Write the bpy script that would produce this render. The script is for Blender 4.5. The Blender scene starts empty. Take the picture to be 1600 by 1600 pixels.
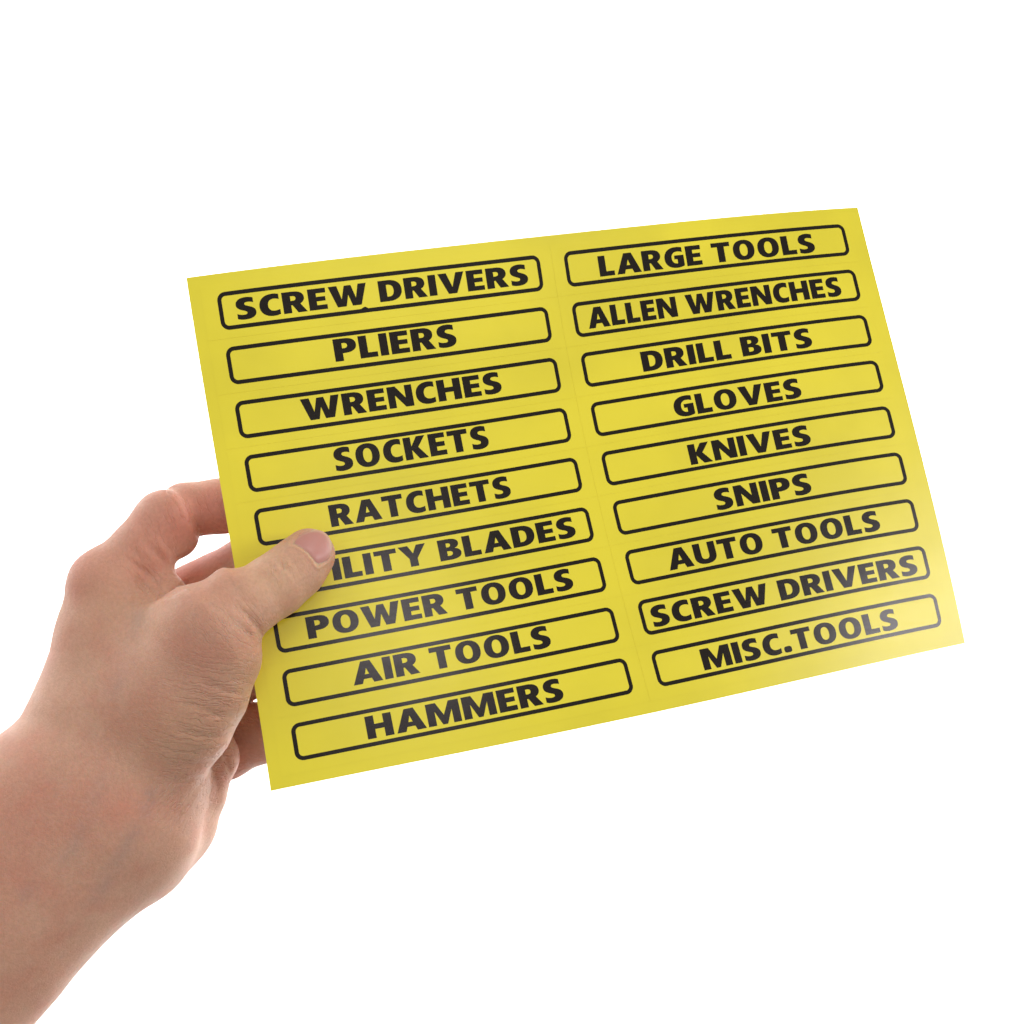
import bpy, math
import numpy as np
from mathutils import Vector

# ------------------------------------------------------------------ camera, world, lamps
scene = bpy.context.scene
F = 2100.0                     # focal length in pixels of the 1600 px photograph
CZ = 1.25                      # camera height
cam_d = bpy.data.cameras.new('camera'); cam = bpy.data.objects.new('camera', cam_d)
scene.collection.objects.link(cam); scene.camera = cam
cam.location = (0, 0, CZ); cam.rotation_euler = (math.radians(90), 0, 0)
cam_d.sensor_width = 36.0; cam_d.lens = 36.0 * F / 1600.0
cam_d.clip_start = 0.01; cam_d.clip_end = 50

w = bpy.data.worlds.new("World"); scene.world = w; w.use_nodes = True
w.node_tree.nodes['Background'].inputs[0].default_value = (1.0, 0.985, 0.96, 1)
w.node_tree.nodes['Background'].inputs[1].default_value = 0.345

def area(name, loc, target, sx, sy, power, col=(1, 1, 1), spread=180):
    l = bpy.data.lights.new(name, 'AREA'); l.shape = 'RECTANGLE'; l.size = sx; l.size_y = sy
    l.energy = power; l.color = col; l.spread = math.radians(spread)
    o = bpy.data.objects.new(name, l); scene.collection.objects.link(o)
    o.location = loc
    o.rotation_euler = (Vector(target) - Vector(loc)).to_track_quat('-Z', 'Y').to_euler()
    return o
def softbox(name, az, el, dist, sx, sy, radiance, col):
    """a softbox seen from the sheet at azimuth az (right positive) and elevation el"""
    a, e = math.radians(az), math.radians(el); t = Vector((-0.03, 0.45, CZ - 0.02))
    area(name, t + Vector((math.sin(a) * math.cos(e), -math.cos(a) * math.cos(e), math.sin(e))) * dist, t, sx, sy, radiance * math.pi * sx * sy, col)
softbox('softbox_key', 26, 52, 1.35, 0.75, 0.50, 3.5, (1.0, 0.985, 0.96))
softbox('softbox_front', 18, 17, 1.3, 0.25, 0.14, 7.0, (1.0, 0.91, 0.94))
softbox('softbox_side', 66, 10, 1.3, 0.50, 0.26, 11.0, (1.0, 0.94, 0.97))
softbox('softbox_left', -44, 36, 1.4, 0.7, 0.7, 2.6, (1.0, 0.98, 0.96))
softbox('added_fill_low', -24, -4, 1.4, 0.7, 0.7, 1.1, (1.0, 0.98, 0.97))  # added fill, brightens the dark ball of the thumb
for bx in (-4.2, -1.3, 1.3, 4.2):
    area('backdrop_lamp', (bx, 1.3, CZ + 1.3), (bx * 0.9, 3.0, CZ - 0.1), 1.2, 1.2, 90.0 if abs(bx) < 2 else 150.0)

scene.view_settings.view_transform = 'Standard'; scene.view_settings.look = 'None'
scene.view_settings.exposure = 0.06; scene.view_settings.gamma = 1.0
scene.render.film_transparent = False
try:
    scene.cycles.max_bounces = 10; scene.cycles.use_denoising = True
except Exception: pass

C = scene.collection

# ------------------------------------------------------------------ helpers
def mesh_obj(name, V, Fc, mat=None, parent=None, smooth=True):
    me = bpy.data.meshes.new(name)
    V = np.asarray(V, dtype=np.float32)
    if isinstance(Fc, np.ndarray) and Fc.ndim == 2:
        n, k = Fc.shape
        me.vertices.add(len(V)); me.vertices.foreach_set('co', V.ravel())
        me.loops.add(n * k); me.loops.foreach_set('vertex_index', Fc.astype(np.int32).ravel())
        me.polygons.add(n); me.polygons.foreach_set('loop_start', np.arange(0, n * k, k, dtype=np.int32))
        me.polygons.foreach_set('loop_total', np.full(n, k, dtype=np.int32))
        me.update(calc_edges=True); me.validate()
    else:
        me.from_pydata([tuple(map(float, v)) for v in V], [], Fc); me.update()
    me.polygons.foreach_set('use_smooth', [smooth] * len(me.polygons))
    o = bpy.data.objects.new(name, me); C.objects.link(o)
    if mat: me.materials.append(mat)
    if parent: o.parent = parent
    return o
def tag(o, **k):
    for a, b in k.items(): o[a] = b
    return o
def lay_normals(o, nrm):
    """print lies on the curved sheet: give it the sheet's own normals"""
    o.data.normals_split_custom_set_from_vertices([tuple(map(float, n)) for n in nrm])
def new_mat(name):
    m = bpy.data.materials.new(name); m.use_nodes = True
    return m, m.node_tree.nodes, m.node_tree.links, m.node_tree.nodes['Principled BSDF']
def lin(r, g, b):
    f = lambda c: (c / 255 / 12.92) if c / 255 <= 0.04045 else ((c / 255 + 0.055) / 1.055) ** 2.4
    return (f(r), f(g), f(b), 1)
def world(px, py, depth):
    px = np.asarray(px, float); py = np.asarray(py, float); depth = np.asarray(depth, float)
    return np.stack([(px - 800) / F * depth, depth + 0 * px, CZ - (py - 800) / F * depth], -1)

# ------------------------------------------------------------------ backdrop (white studio sweep)
m_bd, N, Lk, P = new_mat('white_paper')
P.inputs['Base Color'].default_value = (0.9, 0.9, 0.9, 1); P.inputs['Roughness'].default_value = 0.9
P.inputs['Specular IOR Level'].default_value = 0.1
prof = [(1.35, 0.0)]
for i in range(0, 17):
    a = i / 16 * math.pi / 2
    prof.append((2.4 + 0.6 * math.sin(a), 0.6 - 0.6 * math.cos(a)))
prof.append((3.0, 4.6))
V = []; Fc = []
xs = np.linspace(-6.0, 6.0, 13)
for (y, z) in prof:
    for x in xs: V.append((x, y, z))
nx = len(xs)
for i in range(len(prof) - 1):
    for j in range(nx - 1):
        Fc.append((i * nx + j, i * nx + j + 1, (i + 1) * nx + j + 1, (i + 1) * nx + j))
bd = mesh_obj('backdrop', V, Fc, m_bd); bd['kind'] = 'structure'

# ------------------------------------------------------------------ sticker sheet geometry
HC = [1260.8811150415395, 107.60861162438135, 291.0, -58.769043825776976, 730.7287091435824, 434.0, 0.15812023510562653, -0.05766285667994954]
CX = [-3.05519, 14.307347, 20.378812, 2.27727, -18.551079, 13.038051, -236.927553, -114.713402, -37.097012, 8.593783]
CY = [-4.462135, 30.122136, 20.405339, -22.240216, -1.518861, -4.400376, 38.610839, -57.22822, -95.625039, -18.979258]
TZ = 0.26 / 0.571              # depth of the sheet's upper left corner: the sheet is 26 cm long
def sheet_px(u, v):
    ww = HC[6] * u + HC[7] * v + 1
    x = (HC[0] * u + HC[1] * v + HC[2]) / ww; y = (HC[3] * u + HC[4] * v + HC[5]) / ww
    a = u * (1 - u); b = v * (1 - v)
    B = [a, b, a * (2 * v - 1), b * (2 * u - 1), a * (2 * u - 1), b * (2 * v - 1), a * b, a * b * (2 * u - 1), a * b * (2 * v - 1), a * (1 - 2 * u) ** 2]
    for c, k, d in zip(CX, B, CY): x = x + c * k; y = y + d * k
    bend = 1 - BEND * 4 * a
    return x, y, TZ * ww * bend
BEND = 0.013
def sheet0(u, v):
    x, y, d = sheet_px(u, v); return world(x, y, d)
def sheet(u, v, off=0.0):
    u = np.asarray(u, float); v = np.asarray(v, float)
    p = sheet0(u, v); e = 1e-3
    du = sheet0(u + e, v) - p; dv = sheet0(u, v + e) - p
    n = np.cross(dv, du); n /= np.linalg.norm(n, axis=-1, keepdims=True)
    s = np.where(n[..., 1:2] > 0, -1.0, 1.0)       # towards the camera
    return p + n * s * off

def sheet_normal(u, v):
    a = sheet(u, v, 0.0); b = sheet(u, v, 1.0); return b - a

def grid_patch(us, vs, top, bottom):
    """closed thin slab over the sheet between offsets bottom and top (metres)"""
    U, Vv = np.meshgrid(us, vs); nu, nv = len(us), len(vs)
    T = sheet(U, Vv, top).reshape(-1, 3); Bt = sheet(U, Vv, bottom).reshape(-1, 3)
    idx = np.arange(nu * nv).reshape(nv, nu); off = nu * nv
    f = []
    a, b, c, d = idx[:-1, :-1].ravel(), idx[:-1, 1:].ravel(), idx[1:, 1:].ravel(), idx[1:, :-1].ravel()
    f.append(np.stack([a, d, c, b], 1)); f.append(np.stack([a, b, c, d], 1) + off)
    VV = [T, Bt]; base = 2 * off
    for line in (idx[0, :], idx[:, -1], idx[-1, ::-1], idx[::-1, 0]):      # the sides have their own corners: crisp edges
        m = len(line); VV += [T[line], Bt[line]]
        p = np.arange(m - 1) + base; q = p + 1
        f.append(np.stack([p, q, q + m, p + m], 1)); base += 2 * m
    return np.concatenate(VV), np.concatenate(f)

# materials of the sheet
def vinyl(name, base, rough, spec=0.5, streak=True):
    m, N, Lk, P = new_mat(name)
    tc = N.new('ShaderNodeTexCoord')
    n1 = N.new('ShaderNodeTexNoise'); n1.inputs['Scale'].default_value = 22; n1.inputs['Detail'].default_value = 4
    Lk.new(tc.outputs['Object'], n1.inputs['Vector'])
    mx = N.new('ShaderNodeMix'); mx.data_type = 'RGBA'
    b2 = tuple(c * 0.90 for c in base[:3]) + (1,)
    mx.inputs['A'].default_value = b2; mx.inputs['B'].default_value = base
    mr = N.new('ShaderNodeMapRange'); mr.inputs['From Min'].default_value = 0.35; mr.inputs['From Max'].default_value = 0.62
    Lk.new(n1.outputs['Fac'], mr.inputs['Value']); Lk.new(mr.outputs['Result'], mx.inputs['Factor'])
    Lk.new(mx.outputs['Result'], P.inputs['Base Color'])
    P.inputs['Specular IOR Level'].default_value = spec
    # gloss varies a little with handling
    mp = N.new('ShaderNodeMapping'); mp.inputs['Scale'].default_value = (60, 60, 900); mp.inputs['Rotation'].default_value = (0, math.radians(-8), 0)
    Lk.new(tc.outputs['Object'], mp.inputs['Vector'])
    n2 = N.new('ShaderNodeTexNoise'); n2.inputs['Scale'].default_value = 1.0; n2.inputs['Detail'].default_value = 3
    Lk.new(mp.outputs['Vector'], n2.inputs['Vector'])
    r2 = N.new('ShaderNodeMapRange'); r2.inputs['From Min'].default_value = 0.3; r2.inputs['From Max'].default_value = 0.7
    r2.inputs['To Min'].default_value = rough - 0.01; r2.inputs['To Max'].default_value = rough + 0.02
    Lk.new(n2.outputs['Fac'], r2.inputs['Value']); Lk.new(r2.outputs['Result'], P.inputs['Roughness'])
    n3 = N.new('ShaderNodeTexNoise'); n3.inputs['Scale'].default_value = 45; n3.inputs['Detail'].default_value = 2
    Lk.new(tc.outputs['Object'], n3.inputs['Vector'])
    ad = N.new('ShaderNodeMath'); ad.operation = 'MULTIPLY_ADD'; ad.inputs[1].default_value = 0.008
    Lk.new(n2.outputs['Fac'], ad.inputs[0]); Lk.new(n3.outputs['Fac'], ad.inputs[2])
    bp = N.new('ShaderNodeBump'); bp.inputs['Strength'].default_value = 0.22; bp.inputs['Distance'].default_value = 0.0006
    Lk.new(ad.outputs[0], bp.inputs['Height']); Lk.new(bp.outputs['Normal'], P.inputs['Normal'])
    return m
YEL = lin(234, 219, 50)
m_yel = vinyl('yellow_vinyl', YEL, 0.30, 0.55)
m_back = vinyl('yellow_margin', lin(233, 218, 50), 0.30, 0.55)
m_ink = vinyl('black_ink', lin(25, 17, 9), 0.20, 0.36)

sheet_root = bpy.data.objects.new('sticker_sheet', None); C.objects.link(sheet_root)
tag(sheet_root, label='bright yellow sheet of eighteen rectangular tool name stickers held up by a hand', category='sticker sheet')
us = np.linspace(0, 1, 121); vs = np.linspace(0, 1, 81)
V, Fc = grid_patch(us, vs, 0.0, -0.00012)
mesh_obj('vinyl_margin', V, Fc, m_back, sheet_root)
m_paper, N, Lk, P = new_mat('release_paper'); P.inputs['Base Color'].default_value = (0.74, 0.72, 0.66, 1); P.inputs['Roughness'].default_value = 0.55
V, Fc = grid_patch(us, vs, -0.000121, -0.00032)
mesh_obj('backing_paper', V, Fc, m_paper, sheet_root)

# layout of the printed frames
A_, B_, C_, D_ = 0.03473, 0.49027, 0.52666, 0.97
R0, PI_, HH = 0.03637, 0.105616, 0.073236
UC = [0.0149, 0.5085, 0.9806]
GAP_U, GAP_V = 0.00020, 0.00032
ASPECT = 1.49                  # sheet length / height

# ---- glyphs (cap height 100), lines L, cubic curves C
def bez(p0, p1, p2, p3, n=8):
    t = np.linspace(0, 1, n + 1)[1:, None]
    p0, p1, p2, p3 = map(np.array, (p0, p1, p2, p3))
    return ((1 - t) ** 3 * p0 + 3 * (1 - t) ** 2 * t * p1 + 3 * (1 - t) * t * t * p2 + t ** 3 * p3).tolist()
def path(s):
    tok = s.replace(',', ' ').split(); out = []; i = 0; mode = 'L'
    while i < len(tok):
        if tok[i] in 'LC': mode = tok[i]; i += 1; continue
        if mode == 'L':
            out.append([float(tok[i]), float(tok[i + 1])]); i += 2
        else:
            q = [float(x) for x in tok[i:i + 6]]
            out += bez(out[-1], q[0:2], q[2:4], q[4:6]); i += 6
    return out
def sup(cx, cy, rx, ry, e=2.25, n=40):
    o = []
    for k in range(n):
        a = 2 * math.pi * k / n; c, s = math.cos(a), math.sin(a)
        o.append([cx + rx * math.copysign(abs(c) ** (2 / e), c), cy + ry * math.copysign(abs(s) ** (2 / e), s)])
    return o
G = {
 'S': (68, [path('L 3 4 C 10 0 18 -2 28 -2 52 -2 67 9 67 30 67 47 55 54 42 60 34 64 31 66 31 71 31 76 35 79 42 79 49 79 55 77 61 74 L 61 97 C 54 100 47 102 38 102 16 102 2 90 2 70 2 53 13 46 26 40 34 36 37 34 37 29 37 23 32 21 25 21 17 21 9 24 3 28')]),
 'C': (71, [path('L 70 3.5 C 63 0 55 -2 46 -2 18 -2 2 18 2 48 2 81 20 102 49 102 57 102 64 100.5 70 98 L 70 73 C 65 76 59 78 52 78 39 78 31 67 31 49 31 32 39 22 51 22 58 22 65 24 70 27')]),
 'G': (80, [path('L 80 6 C 71 1 60 -2 49 -2 19 -2 2 17 2 48 2 81 21 102 53 102 62 102 70 100.5 76 98 L 76 74 C 70 77 63 79 56 79 41 79 31 68 31 49 31 31 39 20 50 20 51.5 20 53 20.2 54 20.6 L 54 41 42 41 42 60 80 60')]),
 'O': (92, [sup(46, 50, 44, 52), sup(46, 50, 16, 31)]),
 'D': (82, [path('L 0 0 33 0 C 64 0 82 19 82 51 82 82 65 100 34 100 L 0 100'), path('L 28 22 28 78 34 78 C 46 78 53 69 53 51 53 32 46 22 34 22')]),
 'R': (79, [path('L 0 0 28 0 28 36 33 36 49 0 81 0 60 41 C 69 46 75 56 75 68 75 89 61 100 37 100 L 0 100'), path('L 28 57 28 79 34 79 C 42 79 46 75 46 68 46 61 42 57 34 57')]),
 'P': (75, [path('L 0 0 28 0 28 34 36 34 C 61 34 76 46 76 67 76 89 62 100 37 100 L 0 100'), path('L 28 56 28 79 34 79 C 42 79 46 75 46 68 46 60 42 56 34 56')]),
 'B': (77, [path('L 0 0 38 0 C 62 0 77 10 77 28 77 41 69 50 56 53 66 56 72 64 72 76 72 91 59 100 37 100 L 0 100'), path('L 28 20 28 42 35 42 C 43 42 47 38 47 31 47 24 43 20 35 20'), path('L 28 61 28 80 33 80 C 40 80 43 77 43 71 43 65 40 61 33 61')]),
 'E': (63, [path('L 0 0 63 0 63 22 28 22 28 40 59 40 59 61 28 61 28 78 62 78 62 100 0 100')]),
 'L': (60, [path('L 0 0 60 0 60 23 28 23 28 100 0 100')]),
 'I': (28, [path('L 0 0 28 0 28 100 0 100')]),
 'T': (76, [path('L 24 0 52 0 52 78 76 78 76 100 0 100 0 78 24 78')]),
 'H': (86, [path('L 0 0 28 0 28 39 58 39 58 0 86 0 86 100 58 100 58 62 28 62 28 100 0 100')]),
 'N': (89, [path('L 0 0 26 0 26 58 60 0 89 0 89 100 63 100 63 42 30 100 0 100')]),
 'K': (84, [path('L 0 0 28 0 28 42 52 0 86 0 53 52 83 100 51 100 28 58 28 100 0 100')]),
 'V': (94, [path('L 32 0 63 0 96 100 66 100 48.5 32 31 100 0 100')]),
 'A': (96, [path('L 0 0 30 0 36 20 62 20 68 0 98 0 65 100 34 100'), path('L 42 40 56 40 49 68')]),
 'W': (132, [path('L 25 0 56 0 67 54 78 0 109 0 134 100 105 100 92.5 36 80 98 56 98 42.5 36 30 100 0 100')]),
 'M': (112, [path('L 0 0 27 0 27 62 48 0 64 0 85 62 85 0 112 0 112 100 78 100 56 42 34 100 0 100')]),
 'U': (86, [path('L 0 100 0 40 C 0 12 16 -2 43 -2 70 -2 86 12 86 40 L 86 100 58 100 58 40 C 58 27 53 21 43 21 33 21 28 27 28 40 L 28 100')]),
 'Y': (92, [path('L 32 0 60 0 60 37 94 100 62 100 47 62 32 100 -1 100 32 38')]),
 '.': (30, [sup(15, 14, 15, 15, 3.2, 20)]),
}
TRACK, SPACE = 9.5, 34
def text_polys(txt):
    x = 0; polys = []; starts = []
    for ch in txt:
        if ch == ' ': x += SPACE; starts.append(x); continue
        wd, ps = G[ch]; starts.append(x)
        for p in ps: polys.append([[q[0] + x, q[1]] for q in p])
        x += wd + TRACK
    return polys, x - TRACK, starts
def fill(polys):
    cu = bpy.data.curves.new('tmp', 'CURVE'); cu.dimensions = '2D'; cu.fill_mode = 'BOTH'
    for p in polys:
        sp = cu.splines.new('POLY'); sp.points.add(len(p) - 1)
        for i, q in enumerate(p): sp.points[i].co = (q[0], q[1], 0, 1)
        sp.use_cyclic_u = True
    ob = bpy.data.objects.new('tmp', cu); me = ob.to_mesh()
    V = np.array([v.co[:] for v in me.vertices]); Fc = [tuple(p.vertices) for p in me.polygons]
    ob.to_mesh_clear(); bpy.data.objects.remove(ob); bpy.data.curves.remove(cu)
    return V, Fc

TEXTS = [('SCREW DRIVERS', 0.0566, 0.4694, .215, .775), ('PLIERS', .1775, .3510, .157, .757), ('WRENCHES', .1205, .4037, .178, .766),
 ('SOCKETS', .1511, .3700, .160, .780), ('RATCHETS', .1319, .3866, .205, .797), ('UTILITY BLADES', None, .4658, .205, .783),
 ('POWER TOOLS', .0758, .4445, .173, .763), ('AIR TOOLS', .1216, .3936, .160, .762), ('HAMMERS', .1268, .3926, .191, .800),
 ('LARGE TOOLS', .5771, .9168, .229, .812), ('ALLEN WRENCHES', .5473, .9424, .199, .792), ('DRILL BITS', .6161, .8795, .215, .802),
 ('GLOVES', .6488, .8455, .235, .826), ('KNIVES', .6560, .8422, .225, .822), ('SNIPS', .6771, .8248, .200, .812),
 ('AUTO TOOLS', .5863, .9125, .195, .793), ('SCREW DRIVERS', .5416, .9521, .228, .812), ('MISC.TOOLS', .5969, .9016, .222, .810)]

def frame_mesh(u0, u1, v0, v1, thick_v, rad_v, off, nick=None):
    """rounded rectangular printed outline, laid on the curved sheet as a ribbon"""
    tu, ru = thick_v / ASPECT, rad_v / ASPECT
    def loop(ins):
        a0, a1, b0, b1 = u0 + ins / ASPECT, u1 - ins / ASPECT, v0 + ins, v1 - ins
        r = max(rad_v - ins, 0.0015)
        pts = []
        for (cx, cy, s) in ((a1 - r / ASPECT, b1 - r, 0), (a0 + r / ASPECT, b1 - r, 1), (a0 + r / ASPECT, b0 + r, 2), (a1 - r / ASPECT, b0 + r, 3)):
            for k in range(9):
                a = math.pi / 2 * (s + k / 8)
                pts.append((cx + r / ASPECT * math.cos(a), cy + r * math.sin(a)))
            # the straight run that follows
            if s in (0, 2):
                x0, y0 = pts[-1]; x1 = (a0 + r / ASPECT) if s == 0 else (a1 - r / ASPECT)
                for k in range(1, 24): pts.append((x0 + (x1 - x0) * k / 24, y0))
        return pts
    o = np.array(loop(0)); i = np.array(loop(thick_v)); n = len(o)
    P2 = np.concatenate([o, i])
    V = sheet(P2[:, 0], P2[:, 1], off); NR = sheet_normal(P2[:, 0], P2[:, 1])
    Fc = [(k, n + k, n + (k + 1) % n, (k + 1) % n) for k in range(n)]
    return V, Fc, NR

for k, (txt, ul, ur, ft, fb) in enumerate(TEXTS):
    col, row = divmod(k, 9)
    u0, u1 = (A_, B_) if col == 0 else (C_, D_)
    v0 = R0 + row * PI_; v1 = v0 + HH
    cu0, cu1 = UC[col], UC[col + 1]
    cv0 = 0.0190 if row == 0 else v0 - (PI_ - HH) / 2
    cv1 = 0.9768 if row == 8 else v1 + (PI_ - HH) / 2
    V, Fc = grid_patch(np.linspace(cu0 + GAP_U, cu1 - GAP_U, 41), np.linspace(cv0 + GAP_V, cv1 - GAP_V, 9), 0.00006, 0.00001)
    st = mesh_obj('sticker', V, Fc, m_yel, sheet_root)
    st['label'] = 'sticker reading %s, %s' % (txt, ('topmost' if row == 0 else 'bottom row' if row == 8 else 'row %d' % (row + 1)) + (' of the left column' if col == 0 else ' of the right column'))
    V, Fc, NR = frame_mesh(u0, u1, v0, v1, 0.0080, 0.0165, 0.00009)
    lay_normals(mesh_obj('printed_frame', V, Fc, m_ink, st), NR)
    polys, wd, starts = text_polys(txt)
    if ul is None: # the first two letters lie under the thumb: place by the third letter
        ul3 = 0.1368; sc = (ur - ul3) / (wd - starts[3]); ul = ur - wd * sc
    sc = (ur - ul) / wd
    V2, F2 = fill(polys)
    vb = v0 + fb * HH; vt = v0 + ft * HH
    Uq = ul + V2[:, 0] * sc; Vq = vb + (vt - vb) * V2[:, 1] / 100
    V = sheet(Uq, Vq, 0.00009)
    if txt == 'SCREW DRIVERS' and col == 0:      # the small print flaw under the W on the lower line
        q = [(0.2228, v1 - 0.0074), (0.2345, v1 - 0.0074), (0.2310, v1 - 0.0108), (0.2290, v1 - 0.0116)]
        nv = len(V); V = np.concatenate([V, sheet([a[0] for a in q], [a[1] for a in q], 0.00010)]); F2 = F2 + [(nv, nv + 1, nv + 2, nv + 3)]
    NR = sheet_normal(Uq, Vq)
    if len(V) > len(NR): NR = np.concatenate([NR, NR[:len(V) - len(NR)]])
    lay_normals(mesh_obj('lettering', V, F2, m_ink, st), NR)

# ------------------------------------------------------------------ the hand
# Modelled as one implicit surface. Units: photograph pixels in x, y; z towards the camera
# in the same unit from the depth TZ.
H_ = 2.6
X0, X1, Y0, Y1, Z0, Z1 = -420, 580, 700, 1960, -250, 270
gx = np.arange(X0, X1, H_, dtype=np.float32); gy = np.arange(Y0, Y1, H_, dtype=np.float32); gz = np.arange(Z0, Z1, H_, dtype=np.float32)
BIG = 60.0
def new_field(): return np.full((len(gx), len(gy), len(gz)), BIG, dtype=np.float32)
def seg(f, p0, p1, r0, r1, q=1.0, k=25.0):
    m = max(r0, r1) + BIG
    lo = [min(p0[i], p1[i]) - m for i in range(3)]; hi = [max(p0[i], p1[i]) + m for i in range(3)]
    ix = slice(max(0, int((lo[0] - X0) / H_)), max(0, int((hi[0] - X0) / H_) + 1))
    iy = slice(max(0, int((lo[1] - Y0) / H_)), max(0, int((hi[1] - Y0) / H_) + 1))
    iz = slice(max(0, int((lo[2] - Z0) / H_)), max(0, int((hi[2] - Z0) / H_) + 1))
    x = gx[ix][:, None, None] - np.float32(p0[0]); y = gy[iy][None, :, None] - np.float32(p0[1]); z = (gz[iz][None, None, :] - np.float32(p0[2])) / np.float32(q)
    dx, dy, dz = p1[0] - p0[0], p1[1] - p0[1], (p1[2] - p0[2]) / q
    L2 = dx * dx + dy * dy + dz * dz + 1e-6
    t = np.clip((x * dx + y * dy + z * dz) / L2, 0, 1).astype(np.float32)
    d = np.sqrt((x - t * dx) ** 2 + (y - t * dy) ** 2 + (z - t * dz) ** 2) - (r0 + (r1 - r0) * t)
    d *= np.float32(min(1.0, q) ** 0.5)
    a = f[ix, iy, iz]
    f[ix, iy, iz] = smin(a, d.astype(np.float32), k)
def smin(a, b, k):
    h = np.maximum(k - np.abs(a - b), 0) / k
    return np.minimum(a, b) - h * h * k * 0.25
def chain(f, pts, q=1.0, k=25.0):
    for a, b in zip(pts[:-1], pts[1:]): seg(f, a[:3], b[:3], a[3], b[3], q, k)

body = new_field()
chain(body, [(-620, 2030, 60, 232), (-330, 1730, 60, 210), (-165, 1548, 55, 199), (-58, 1438, 50, 183), (36, 1347, 48, 171), (103, 1288, 42, 165), (148, 1257, 36, 166), (178, 1185, 34, 139), (200, 1090, 30, 128)], 0.70, 30)
chain(body, [(161, 915, 48, 53.5), (182, 1000, 44, 94), (197, 1080, 40, 138)], 0.72, 30)          # second metacarpal
chain(body, [(260, 976, 104, 44), (240, 1050, 84, 76), (236, 1110, 80, 84)], 0.72, 36)                                # muscle between the metacarpals
chain(body, [(330, 1006, 134, 79), (316, 1046, 122, 82), (275, 1096, 104, 98), (217, 1186, 70, 85)], 0.72, 34)        # ball of the thumb
chain(body, [(190, 950, -55, 50), (210, 1080, -60, 80), (200, 1200, -10, 110)], 1.0, 40)        # third to fifth metacarpal
chain(body, [(222, 990, -120, 46), (240, 1100, -110, 80), (210, 1230, -20, 100)], 1.0, 40)
chain(body, [(275, 1060, -160, 44), (278, 1160, -120, 60), (254, 1280, -36, 77), (214, 1322, 0, 81)], 0.9, 30)
chain(body, [(300, 1140, -100, 50), (325, 1180, -32, 46), (300, 1228, -28, 50), (284, 1275, -22, 52)], 0.9, 16)
chain(body, [(228, 903, 8, 42), (259, 932, 50, 30), (262, 970, 80, 34)], 0.9, 22)                # web of skin
index = new_field()
chain(index, [(163, 916, 46, 51), (217, 865, 30, 48), (258, 816, 14, 51)], 0.88, 12)
chain(index, [(256, 820, 12, 46), (279, 842, 6, 31)], 0.9, 14)
idx2 = new_field()
chain(idx2, [(290, 798, -14, 45), (345, 790.5, -15, 40.5), (400, 795, -22, 38), (452, 816, 7, 33)], 0.95, 14)
middle = new_field()
chain(middle, [(205, 978, -60, 48), (300, 929, -66, 44), (385, 882, -58, 41), (450, 880, -30, 38), (505, 888, 11, 33)], 1.0, 14)
ring = new_field()
chain(ring, [(250, 1042, -125, 46), (365, 1063, -115, 43), (455, 1036, -45, 38), (512, 1010, 33, 33)], 1.0, 14)
pinky = new_field()
chain(pinky, [(300, 1160, -145, 46), (350, 1172, -128, 45), (408, 1146, -104, 44), (476, 1116, -25, 36), (522, 1092, 48, 31)], 1.0, 14)
thumb = new_field()
chain(thumb, [(328, 985, 134, 84), (378, 948, 125, 55), (431, 914, 104, 47.5), (462, 889, 90, 44.5), (482, 867.5, 78, 42)], 0.82, 14)
f = body
for g, k in ((index, 24), (middle, 10), (ring, 4), (pinky, 4), (thumb, 22)):
    f = smin(f, g, k)
f = smin(f, idx2, 7.0)
del body, index, idx2, middle, ring, pinky, thumb

# naive surface nets
def surface_nets(f):
    s = f < 0
    nx, ny, nz = f.shape
    c = s[:-1, :-1, :-1].astype(np.int8)
    cnt = np.zeros(c.shape, np.int8)
    for dx in (0, 1):
        for dy in (0, 1):
            for dz in (0, 1): cnt += s[dx:nx - 1 + dx, dy:ny - 1 + dy, dz:nz - 1 + dz]
    cells = np.argwhere((cnt > 0) & (cnt < 8))
    vid = np.full(c.shape, -1, np.int32); vid[tuple(cells.T)] = np.arange(len(cells))
    acc = np.zeros((len(cells), 3), np.float64); num = np.zeros(len(cells))
    corners = [(a, b, d) for a in (0, 1) for b in (0, 1) for d in (0, 1)]
    val = {q: f[cells[:, 0] + q[0], cells[:, 1] + q[1], cells[:, 2] + q[2]] for q in corners}
    for q in corners:
        for ax in range(3):
            if q[ax] == 0:
                r = list(q); r[ax] = 1; r = tuple(r)
                a, b = val[q], val[r]; m = (a < 0) != (b < 0)
                t = np.where(m, a / np.where(m, a - b, 1), 0)
                p = np.tile(np.array(q, float), (len(cells), 1)); p[:, ax] = t
                acc[m] += p[m]; num[m] += 1
    V = cells + acc / num[:, None]
    faces = []
    for ax in range(3):
        sl0 = [slice(None)] * 3; sl1 = [slice(None)] * 3
        sl0[ax] = slice(0, -1); sl1[ax] = slice(1, None)
        e = s[tuple(sl0)] != s[tuple(sl1)]
        E = np.argwhere(e)
        o1, o2 = [a for a in range(3) if a != ax]
        E = E[(E[:, o1] > 0) & (E[:, o2] > 0) & (E[:, o1] < f.shape[o1] - 1) & (E[:, o2] < f.shape[o2] - 1)]
        def v(d1, d2):
            I = E.copy(); I[:, o1] -= d1; I[:, o2] -= d2; return vid[tuple(I.T)]
        q = np.stack([v(1, 1), v(0, 1), v(0, 0), v(1, 0)], 1)
        inside = s[tuple(E.T)]
        flip = inside if ax != 1 else ~inside
        q[~flip] = q[~flip][:, ::-1]
        faces.append(q)
    Fc = np.concatenate(faces); Fc = Fc[(Fc >= 0).all(1)]
    return V, Fc
V, Fc = surface_nets(f)
V = V * H_ + np.array([X0, Y0, Z0])
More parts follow.
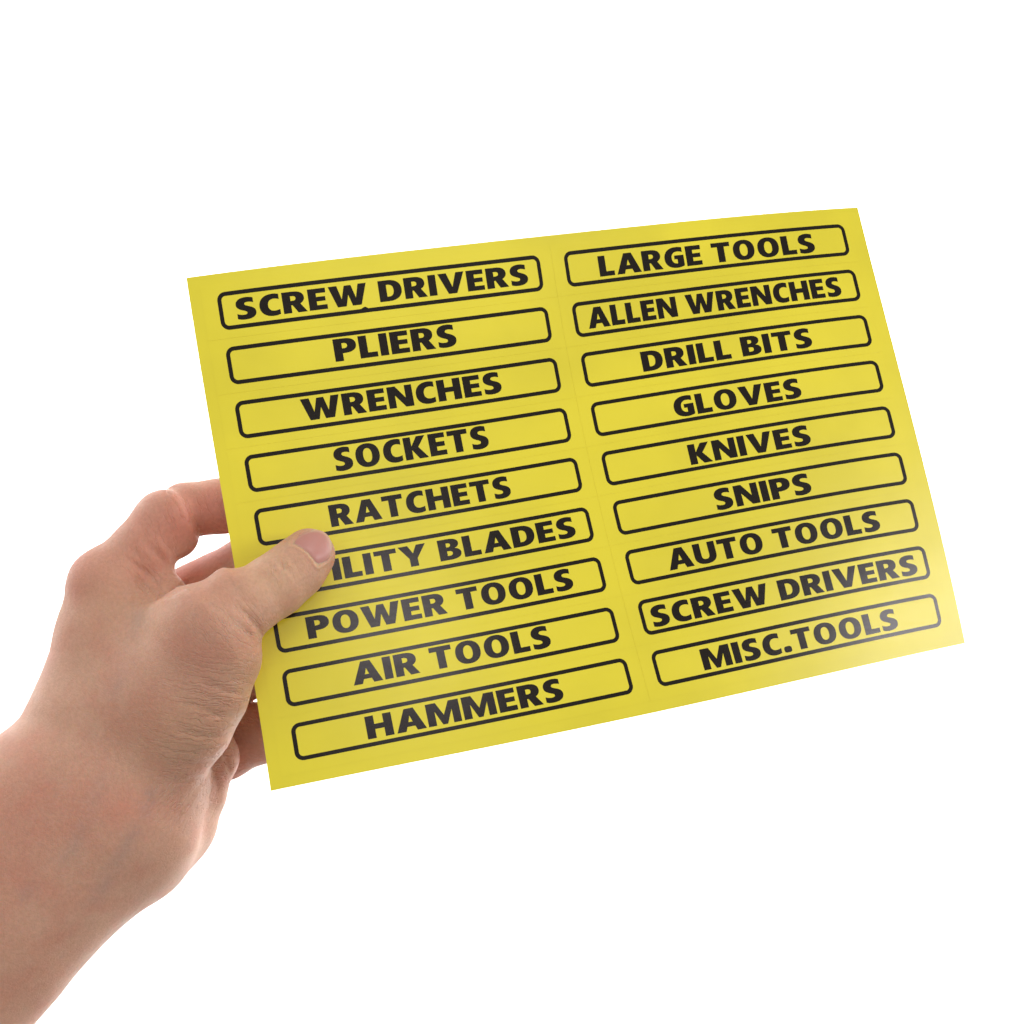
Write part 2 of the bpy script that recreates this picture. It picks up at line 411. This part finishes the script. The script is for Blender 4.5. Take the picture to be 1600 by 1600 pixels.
# light smoothing
n = len(V)
E2 = np.concatenate([Fc[:, [0, 1]], Fc[:, [1, 2]], Fc[:, [2, 3]], Fc[:, [3, 0]]])
deg = np.bincount(E2.ravel(), minlength=n)[:, None]
for it in range(3):
    A = np.zeros_like(V)
    for a in range(3):
        A[:, a] = np.bincount(E2[:, 0], V[E2[:, 1], a], n) + np.bincount(E2[:, 1], V[E2[:, 0], a], n)
    V += 0.5 * (A / deg - V)
HV, HF = V, Fc
# relax only the depth of the broad front surfaces: the outline stays, the blends between muscles turn soft
def facing(V, Fc):
    a = V[Fc[:, 2]] - V[Fc[:, 0]]; b = V[Fc[:, 3]] - V[Fc[:, 1]]; fn = np.cross(a, b)
    Nn = np.stack([sum(np.bincount(Fc[:, k], fn[:, c], len(V)) for k in range(4)) for c in range(3)], 1)
    Nn /= np.linalg.norm(Nn, axis=1, keepdims=True) + 1e-9
    return Nn[:, 2] if (Nn[:, 2] * (V[:, 2] - V[:, 2].mean())).sum() > 0 else -Nn[:, 2]
fz = facing(HV, HF)
def blob(x, y, rx, ry): return np.exp(-((HV[:, 0] - x) / rx) ** 4 - ((HV[:, 1] - y) / ry) ** 4)
wz = np.clip((fz - 0.3) * 3, 0, 1) * np.clip(np.maximum.reduce([blob(235, 1048, 125, 84), blob(60, 1330, 260, 200), blob(170, 1180, 160, 120)]) * 1.3, 0, 1)
act = np.where(wz > 0.01)[0]; emask = (wz[E2[:, 0]] > 0.01) | (wz[E2[:, 1]] > 0.01); Ea = E2[emask]
zz = HV[:, 2].copy(); dg = np.maximum(np.bincount(Ea.ravel(), minlength=n), 1)
for it in range(220):
    av = (np.bincount(Ea[:, 0], zz[Ea[:, 1]], n) + np.bincount(Ea[:, 1], zz[Ea[:, 0]], n)) / dg
    zz[act] += 0.6 * wz[act] * (av[act] - zz[act])
HV[:, 2] = zz

# small landmark corrections of the outline: (from x, y) -> (dx, dy), radius
WARP = [(418, 1000, -7, -3, 16), (60, 1062, -4, -2, 26), (45, 1105, -2, -1, 28), (346, 1250, 3, 2, 14), (343, 904, 1, -12, 14), (400, 1078, -8, -2, 22), (378, 1140, -5, -3, 20), (315, 872, 0, -3, 20)]
def warp(V):
    D = np.zeros_like(V)
    for (x, y, dx, dy, r) in WARP:
        g = np.exp(-((V[:, 0] - x) ** 2 + (V[:, 1] - y) ** 2) / (2 * r * r))
        D[:, 0] += g * dx; D[:, 1] += g * dy
    return V + D
HV = warp(HV)
def normals(V, Fc):
    a = V[Fc[:, 2]] - V[Fc[:, 0]]; b = V[Fc[:, 3]] - V[Fc[:, 1]]
    fn = np.cross(a, b); N_ = np.zeros_like(V)
    for c in range(3):
        N_[:, c] = sum(np.bincount(Fc[:, k], fn[:, c], len(V)) for k in range(4))
    return N_ / (np.linalg.norm(N_, axis=1, keepdims=True) + 1e-9)
HN = normals(HV, HF)
if (HN[:, 2] * (HV[:, 2] - HV[:, 2].mean())).sum() < 0: HN = -HN
def dist_poly(V, pts, closed=False):
    """distance in x, y to a polyline, and where along it (0 to 1)"""
    pts = np.array(pts, float); n = len(pts); best = np.full(len(V), 1e9); tt = np.zeros(len(V))
    m = n if closed else n - 1
    for i in range(m):
        p, q = pts[i], pts[(i + 1) % n]; d = q - p
        t = np.clip(((V[:, 0] - p[0]) * d[0] + (V[:, 1] - p[1]) * d[1]) / (d @ d), 0, 1)
        r = np.hypot(V[:, 0] - p[0] - t * d[0], V[:, 1] - p[1] - t * d[1])
        s_ = r < best; best[s_] = r[s_]; tt[s_] = (i + t[s_]) / m
    return best, tt
# folds of the skin: polyline, depth, half width, range of z
GROOVES = [
 ([(206, 946), (240, 937), (259, 930), (280, 919), (300, 907)], 2.6, 3.2, -80),
 ([(417, 878), (428, 886), (437, 899)], 1.3, 2.6, 60), ([(438, 880), (447, 888), (456, 898)], 1.6, 2.6, 60),
 ([(428, 872), (438, 884), (445, 897), (447, 910)], 1.0, 2.6, 60),
 ([(372, 948), (388, 962), (402, 979), (412, 1000)], 2.2, 4.0, 60), ([(362, 966), (384, 985), (400, 1010)], 1.2, 3.4, 60),
 ([(227, 841), (247, 866), (264, 889)], 2.6, 4.2, -80), ([(206, 853), (216, 868), (228, 882)], 1.6, 3.5, -80),
 ([(200, 874), (224, 892), (255, 920)], 2.6, 4.0, -80), ([(218, 905), (240, 921), (262, 927)], 1.6, 3.4, -80),
 ([(346, 1172), (357, 1196), (361, 1216)], 1.3, 3.4, -200), ([(327, 1196), (338, 1220), (342, 1246)], 1.3, 3.4, -200),
 ([(314, 1222), (300, 1244), (284, 1258)], 1.2, 3.4, -80), ([(324, 1212), (292, 1222), (262, 1224)], 1.2, 3.4, -80),
 ([(340, 1187), (305, 1196), (272, 1194)], 1.5, 4.0, -80),
 ([(362, 1152), (322, 1152), (276, 1140)], 1.5, 4.4, -80), ([(378, 1122), (335, 1116), (288, 1098)], 1.4, 4.4, -80),
 ([(390, 1088), (352, 1080), (312, 1062)], 1.2, 4.2, -80),
 ([(276, 762), (295, 798), (313, 842)], 2.0, 3.2, -200),
]
disp = np.zeros(len(HV)); front = np.clip((HN[:, 2] - 0.02) * 6, 0, 1)
for pts, dep, wd, zmin in GROOVES:
    r, t = dist_poly(HV, pts)
    g = np.exp(-r * r / (2 * wd * wd)) - 0.45 * np.exp(-((r - 2.6 * wd) ** 2) / (2 * (wd * 1.3) ** 2))
    disp -= dep * g * np.sin(np.clip(t, 0.04, 0.96) * math.pi) ** 0.6 * front * (HV[:, 2] > zmin)
# gentle knuckle, tendon and bone forms
for (x, y, r, a) in ((165, 905, 40, 3.0), (70, 1240, 60, 3), (150, 1190, 50, -3.0), (330, 975, 32, 2.0), (245, 1250, 34, -3.0), (200, 1330, 45, 3)):
    disp += a * np.exp(-((HV[:, 0] - x) ** 2 + (HV[:, 1] - y) ** 2) / (2 * r * r)) * front
# the bed and rim of the thumb nail
NAIL = [(455, 850), (462, 852), (471, 857), (480, 864), (487, 872), (492, 880), (497, 885.5), (504, 881), (512, 876), (518, 868), (520, 859), (518.5, 848), (514, 838), (507, 831), (498, 827.5), (488, 827.5), (479, 830), (469, 836), (460, 844)]
def inside_poly(V, pts):
    c = np.zeros(len(V), bool); n = len(pts)
    for i in range(n):
        x0, y0 = pts[i]; x1, y1 = pts[(i + 1) % n]
        m = (y0 > V[:, 1]) != (y1 > V[:, 1])
        xx = (x1 - x0) * (V[:, 1] - y0) / ((y1 - y0) if y1 != y0 else 1e-9) + x0
        c ^= m & (V[:, 0] < xx)
    return c
rn, tn = dist_poly(HV, NAIL, True); ins = inside_poly(HV, NAIL); thumbz = HV[:, 2] > 60
prox = 1 / (1 + np.exp(-((490 - HV[:, 0]) * 0.70 + (HV[:, 1] - 858) * 0.71) / 6))      # towards the cuticle
disp += np.where(ins, -1.8 * np.clip(rn / 3, 0, 1), (0.7 + 0.9 * prox) * np.exp(-((rn - 2.4) ** 2) / 4.5)) * front * thumbz
HV = HV + HN * disp[:, None]

def hand_world(V):
    d = TZ * (1 - V[:, 2] / F)
    return world(V[:, 0], V[:, 1], d)

# skin
def skin_material():
    m, N, Lk, P = new_mat('skin')
    tc = N.new('ShaderNodeTexCoord')
    def noise(scale, detail=3, rough=0.5, vec=None):
        n = N.new('ShaderNodeTexNoise'); n.inputs['Scale'].default_value = scale; n.inputs['Detail'].default_value = detail; n.inputs['Roughness'].default_value = rough
        Lk.new(vec or tc.outputs['Object'], n.inputs['Vector']); return n.outputs['Fac']
    def attr(nm):
        n = N.new('ShaderNodeAttribute'); n.attribute_name = nm; return n.outputs['Fac']
    def math_(op, a, b=None, c=None):
        n = N.new('ShaderNodeMath'); n.operation = op
        for i, v in enumerate((a, b, c)):
            if v is None: continue
            if isinstance(v, (int, float)): n.inputs[i].default_value = v
            else: Lk.new(v, n.inputs[i])
        return n.outputs[0]
    def rng(v, a, b, c=0, d=1):
        n = N.new('ShaderNodeMapRange'); Lk.new(v, n.inputs['Value'])
        for k_, x in zip(('From Min', 'From Max', 'To Min', 'To Max'), (a, b, c, d)): n.inputs[k_].default_value = x
        return n.outputs['Result']
    def mix(f, a, b):
        n = N.new('ShaderNodeMix'); n.data_type = 'RGBA'
        if isinstance(f, (int, float)): n.inputs['Factor'].default_value = f
        else: Lk.new(f, n.inputs['Factor'])
        for k_, v in (('A', a), ('B', b)):
            if isinstance(v, tuple): n.inputs[k_].default_value = v
            else: Lk.new(v, n.inputs[k_])
        return n.outputs['Result']
    base = mix(rng(noise(28, 4, 0.6), 0.38, 0.62), SK_A, SK_B)
    base = mix(math_('MULTIPLY', rng(noise(75, 3, 0.55), 0.45, 0.68), 0.32), base, SK_RED)
    base = mix(math_('MULTIPLY', attr('flush_shade'), 0.75), base, SK_RED)
    base = mix(math_('MULTIPLY', attr('pale'), 0.55), base, SK_PALE)
    base = mix(math_('MULTIPLY', attr('vein'), rng(noise(60, 2), 0.35, 0.6)), base, SK_VEIN)
    sp = rng(noise(900, 2, 0.6), 0.35, 0.7, 0.93, 1.05)
    hsv = N.new('ShaderNodeHueSaturation'); Lk.new(base, hsv.inputs['Color']); Lk.new(sp, hsv.inputs['Value'])
    Lk.new(hsv.outputs['Color'], P.inputs['Base Color'])
    # fine relief: pores and cells everywhere, directed wrinkles where the attributes ask for them
    vo = N.new('ShaderNodeTexVoronoi'); vo.feature = 'DISTANCE_TO_EDGE'; vo.inputs['Scale'].default_value = 900
    wv = N.new('ShaderNodeVectorMath'); wv.operation = 'MULTIPLY_ADD'
    nn = N.new('ShaderNodeTexNoise'); nn.inputs['Scale'].default_value = 300; Lk.new(tc.outputs['Object'], nn.inputs['Vector'])
    wv.inputs[1].default_value = (0.0022,) * 3; Lk.new(nn.outputs['Color'], wv.inputs[0]); Lk.new(tc.outputs['Object'], wv.inputs[2])
    Lk.new(wv.outputs[0], vo.inputs['Vector'])
    cell = rng(vo.outputs['Distance'], 0.0, 0.22)
    h = math_('MULTIPLY', cell, 0.22)
    h = math_('MULTIPLY_ADD', noise(1500, 2), 0.22, h)
    h = math_('MULTIPLY_ADD', noise(220, 3), 0.45, h)
    for nm, ang, along, across, amp in (('wr_a', 10, 36, 470, 2.3), ('wr_b', 50, 40, 480, 2.3), ('wr_c', -50, 45, 480, 2.6), ('wr_d', 68, 40, 480, 2.2), ('wr_e', 30, 60, 300, 0.5)):
        mp = N.new('ShaderNodeMapping'); mp.vector_type = 'TEXTURE'
        mp.inputs['Rotation'].default_value = (0, math.radians(ang), 0)      # about the viewing axis
        mp.inputs['Scale'].default_value = (1 / along, 1 / 150.0, 1 / across)
        Lk.new(wv.outputs[0], mp.inputs['Vector'])
        n_ = noise(1.0, 2.5, 0.55, mp.outputs['Vector'])
        ridge = rng(math_('ABSOLUTE', math_('SUBTRACT', n_, 0.5)), 0.0, 0.05)
        h = math_('MULTIPLY_ADD', math_('MULTIPLY', ridge, attr(nm)), amp, h)
    bp = N.new('ShaderNodeBump'); bp.inputs['Strength'].default_value = 0.75; bp.inputs['Distance'].default_value = 0.00016
    Lk.new(h, bp.inputs['Height']); Lk.new(bp.outputs['Normal'], P.inputs['Normal'])
    Lk.new(rng(noise(120, 3), 0.3, 0.7, 0.46, 0.60), P.inputs['Roughness'])
    P.inputs['Specular IOR Level'].default_value = 0.32
    P.inputs['Subsurface Weight'].default_value = 0.65
    P.inputs['Subsurface Radius'].default_value = (1.0, 0.32, 0.16)
    P.inputs['Subsurface Scale'].default_value = 0.0028
    return m
SK_A = lin(207, 163, 138); SK_B = lin(198, 152, 128); SK_RED = lin(198, 126, 106); SK_PALE = lin(207, 168, 132); SK_VEIN = lin(168, 142, 132)
m_skin = skin_material()
hand = mesh_obj('person', hand_world(HV), HF, m_skin)
tag(hand, label='bare left forearm and hand pinching the yellow sheet between thumb and bent fingers', category='person')
def g2(x, y, rx, ry=None, ang=0):
    ry = ry or rx; a = math.radians(ang); dx, dy = HV[:, 0] - x, HV[:, 1] - y
    u = dx * math.cos(a) + dy * math.sin(a); v = -dx * math.sin(a) + dy * math.cos(a)
    return np.exp(-(u / rx) ** 2 - (v / ry) ** 2)
def set_attr(nm, arr):
    at = hand.data.attributes.new(nm, 'FLOAT', 'POINT'); at.data.foreach_set('value', np.clip(arr, 0, 1).astype(np.float32))
dv = np.zeros(len(HV))
for pts, wd in (([(40, 1400), (110, 1330), (150, 1250), (170, 1180)], 13), ([(130, 1440), (170, 1370), (215, 1290), (235, 1240)], 12), ([(150, 1150), (190, 1060), (215, 960)], 12)):
    r, _ = dist_poly(HV, pts); dv = np.maximum(dv, np.exp(-(r / wd) ** 2))
set_attr('vein', dv * 0.36)
set_attr('flush_shade', 0.8 * g2(270, 820, 90, 60) + 0.7 * g2(335, 800, 50, 50) + 0.55 * g2(130, 900, 50) + 0.45 * g2(235, 905, 40) + 0.6 * g2(345, 1190, 45) + 0.5 * (HV[:, 2] < -20) + 0.35 * g2(190, 1260, 70, 40) + 0.35 * g2(10, 1300, 80, 120) + 0.3 * g2(310, 1010, 55, 40))  # natural redness, plus shade painted into the colour of fingers behind the sheet
set_attr('pale', g2(440, 910, 60, 55) + 0.7 * g2(300, 1150, 80, 60) + 0.5 * g2(380, 1050, 40, 90) + 0.5 * g2(200, 950, 60, 50) + 0.8 * np.exp(-((rn - 2.5) / 2.5) ** 2) * thumbz * prox)
set_attr('wr_a', g2(345, 1120, 75, 85, 20) + 0.9 * g2(312, 1190, 60, 40))
set_attr('wr_b', 0.8 * g2(395, 985, 34, 42) + 0.5 * g2(345, 975, 40, 35) + 0.9 * g2(236, 906, 42, 28))
set_attr('wr_c', 0.7 * g2(280, 1250, 45, 50) + 0.5 * g2(330, 1240, 26, 50))
set_attr('wr_d', 0.75 * g2(300, 800, 70, 50) + 0.8 * g2(438, 890, 26, 22) + 0.4 * g2(215, 850, 50, 40))
set_attr('wr_e', 0.25 + 0 * HV[:, 0])

# thumb nail: a curved plate bedded in the tip
from mathutils.bvhtree import BVHTree
selF = HF[(HV[HF[:, 0], 0] > 440) & (HV[HF[:, 0], 1] > 800) & (HV[HF[:, 0], 1] < 910) & (HV[HF[:, 0], 2] > 55)]
bv = BVHTree.FromPolygons([tuple(v) for v in HV], [tuple(map(int, q)) for q in selF])
def surf_z(x, y, d=80.0):
    h = bv.ray_cast(Vector((x, y, 400)), Vector((0, 0, -1)))
    return h[0].z if h[0] is not None else d
npts = np.array(NAIL, float); cen = np.array([491.0, 853.0])
# resample the outline smoothly
M_ = 72; cl = np.concatenate([npts, npts[:1]]); sl = np.concatenate([[0], np.cumsum(np.hypot(*np.diff(cl, axis=0).T))])
ring_ = np.stack([np.interp(np.linspace(0, sl[-1], M_, endpoint=False), sl, cl[:, c]) for c in (0, 1)], 1)
for _ in range(3): ring_ = 0.5 * ring_ + 0.25 * (np.roll(ring_, 1, 0) + np.roll(ring_, -1, 0))
R_ = 12; V = []; Fc = []
zc = surf_z(*cen)
# quadratic fit of the thumb surface under the nail keeps the plate smooth
S_ = np.array([(cen + (ring_[i] - cen) * r) for i in range(0, M_, 3) for r in (0.15, 0.4, 0.65, 0.85)])
Zs = np.array([surf_z(*p) for p in S_]); dx, dy = (S_ - cen).T
Q = np.stack([np.ones_like(dx), dx, dy, dx * dx, dx * dy, dy * dy], 1); co = np.linalg.lstsq(Q, Zs, rcond=None)[0]
for r in range(R_ + 1):
    rr = r / R_
    for i in range(M_):
        p = cen + (ring_[i] - cen) * (0.02 + 0.98 * rr); dx, dy = p - cen
        z = float(np.dot(co, [1, dx, dy, dx * dx, dx * dy, dy * dy])) + 2.6 - 2.2 * rr ** 5
        V.append((p[0], p[1], z))
for r in range(R_):
    for i in range(M_):
        j = (i + 1) % M_; Fc.append((r * M_ + i, r * M_ + j, (r + 1) * M_ + j, (r + 1) * M_ + i))
Fc.append(tuple(range(M_))[::-1])
b0 = len(V)
for i in range(M_):                      # thickness: a lip turned down into the skin
    v = V[R_ * M_ + i]; q = cen + (np.array(v[:2]) - cen) * 0.985; V.append((q[0], q[1], v[2] - 5))
for i in range(M_):
    j = (i + 1) % M_; Fc.append((R_ * M_ + i, R_ * M_ + j, b0 + j, b0 + i))
m_nail, N, Lk, P = new_mat('nail')
P.inputs['Base Color'].default_value = lin(206, 140, 134); P.inputs['Roughness'].default_value = 0.38
P.inputs['Subsurface Weight'].default_value = 0.4; P.inputs['Subsurface Radius'].default_value = (1.0, 0.4, 0.3); P.inputs['Subsurface Scale'].default_value = 0.0015
at = N.new('ShaderNodeAttribute'); at.attribute_name = 'tip'
mx = N.new('ShaderNodeMix'); mx.data_type = 'RGBA'; mx.inputs['A'].default_value = lin(192, 136, 126); mx.inputs['B'].default_value = lin(214, 178, 152)
Lk.new(at.outputs['Fac'], mx.inputs['Factor']); Lk.new(mx.outputs['Result'], P.inputs['Base Color'])
nb = N.new('ShaderNodeTexNoise'); nb.inputs['Scale'].default_value = 500; tcn = N.new('ShaderNodeTexCoord'); Lk.new(tcn.outputs['Object'], nb.inputs['Vector'])
bpn = N.new('ShaderNodeBump'); bpn.inputs['Strength'].default_value = 0.12; bpn.inputs['Distance'].default_value = 0.0003
Lk.new(nb.outputs['Fac'], bpn.inputs['Height']); Lk.new(bpn.outputs['Normal'], P.inputs['Normal'])
NV = np.array(V, float)
nail = mesh_obj('thumbnail', hand_world(NV), [list(q) for q in Fc], m_nail, hand)
e_ = ((NV[:, 0] - 491) * 0.66 - (NV[:, 1] - 853) * 0.75)
rn2, _ = dist_poly(NV, NAIL, True)
tipv = np.clip(1 - rn2 / 5.0, 0, 1) * np.clip((e_ - 2) / 12, 0, 1) + 0.35 * np.clip(1 - rn2 / 4, 0, 1)
an = nail.data.attributes.new('tip', 'FLOAT', 'POINT'); an.data.foreach_set('value', np.clip(tipv, 0, 1).astype(np.float32))
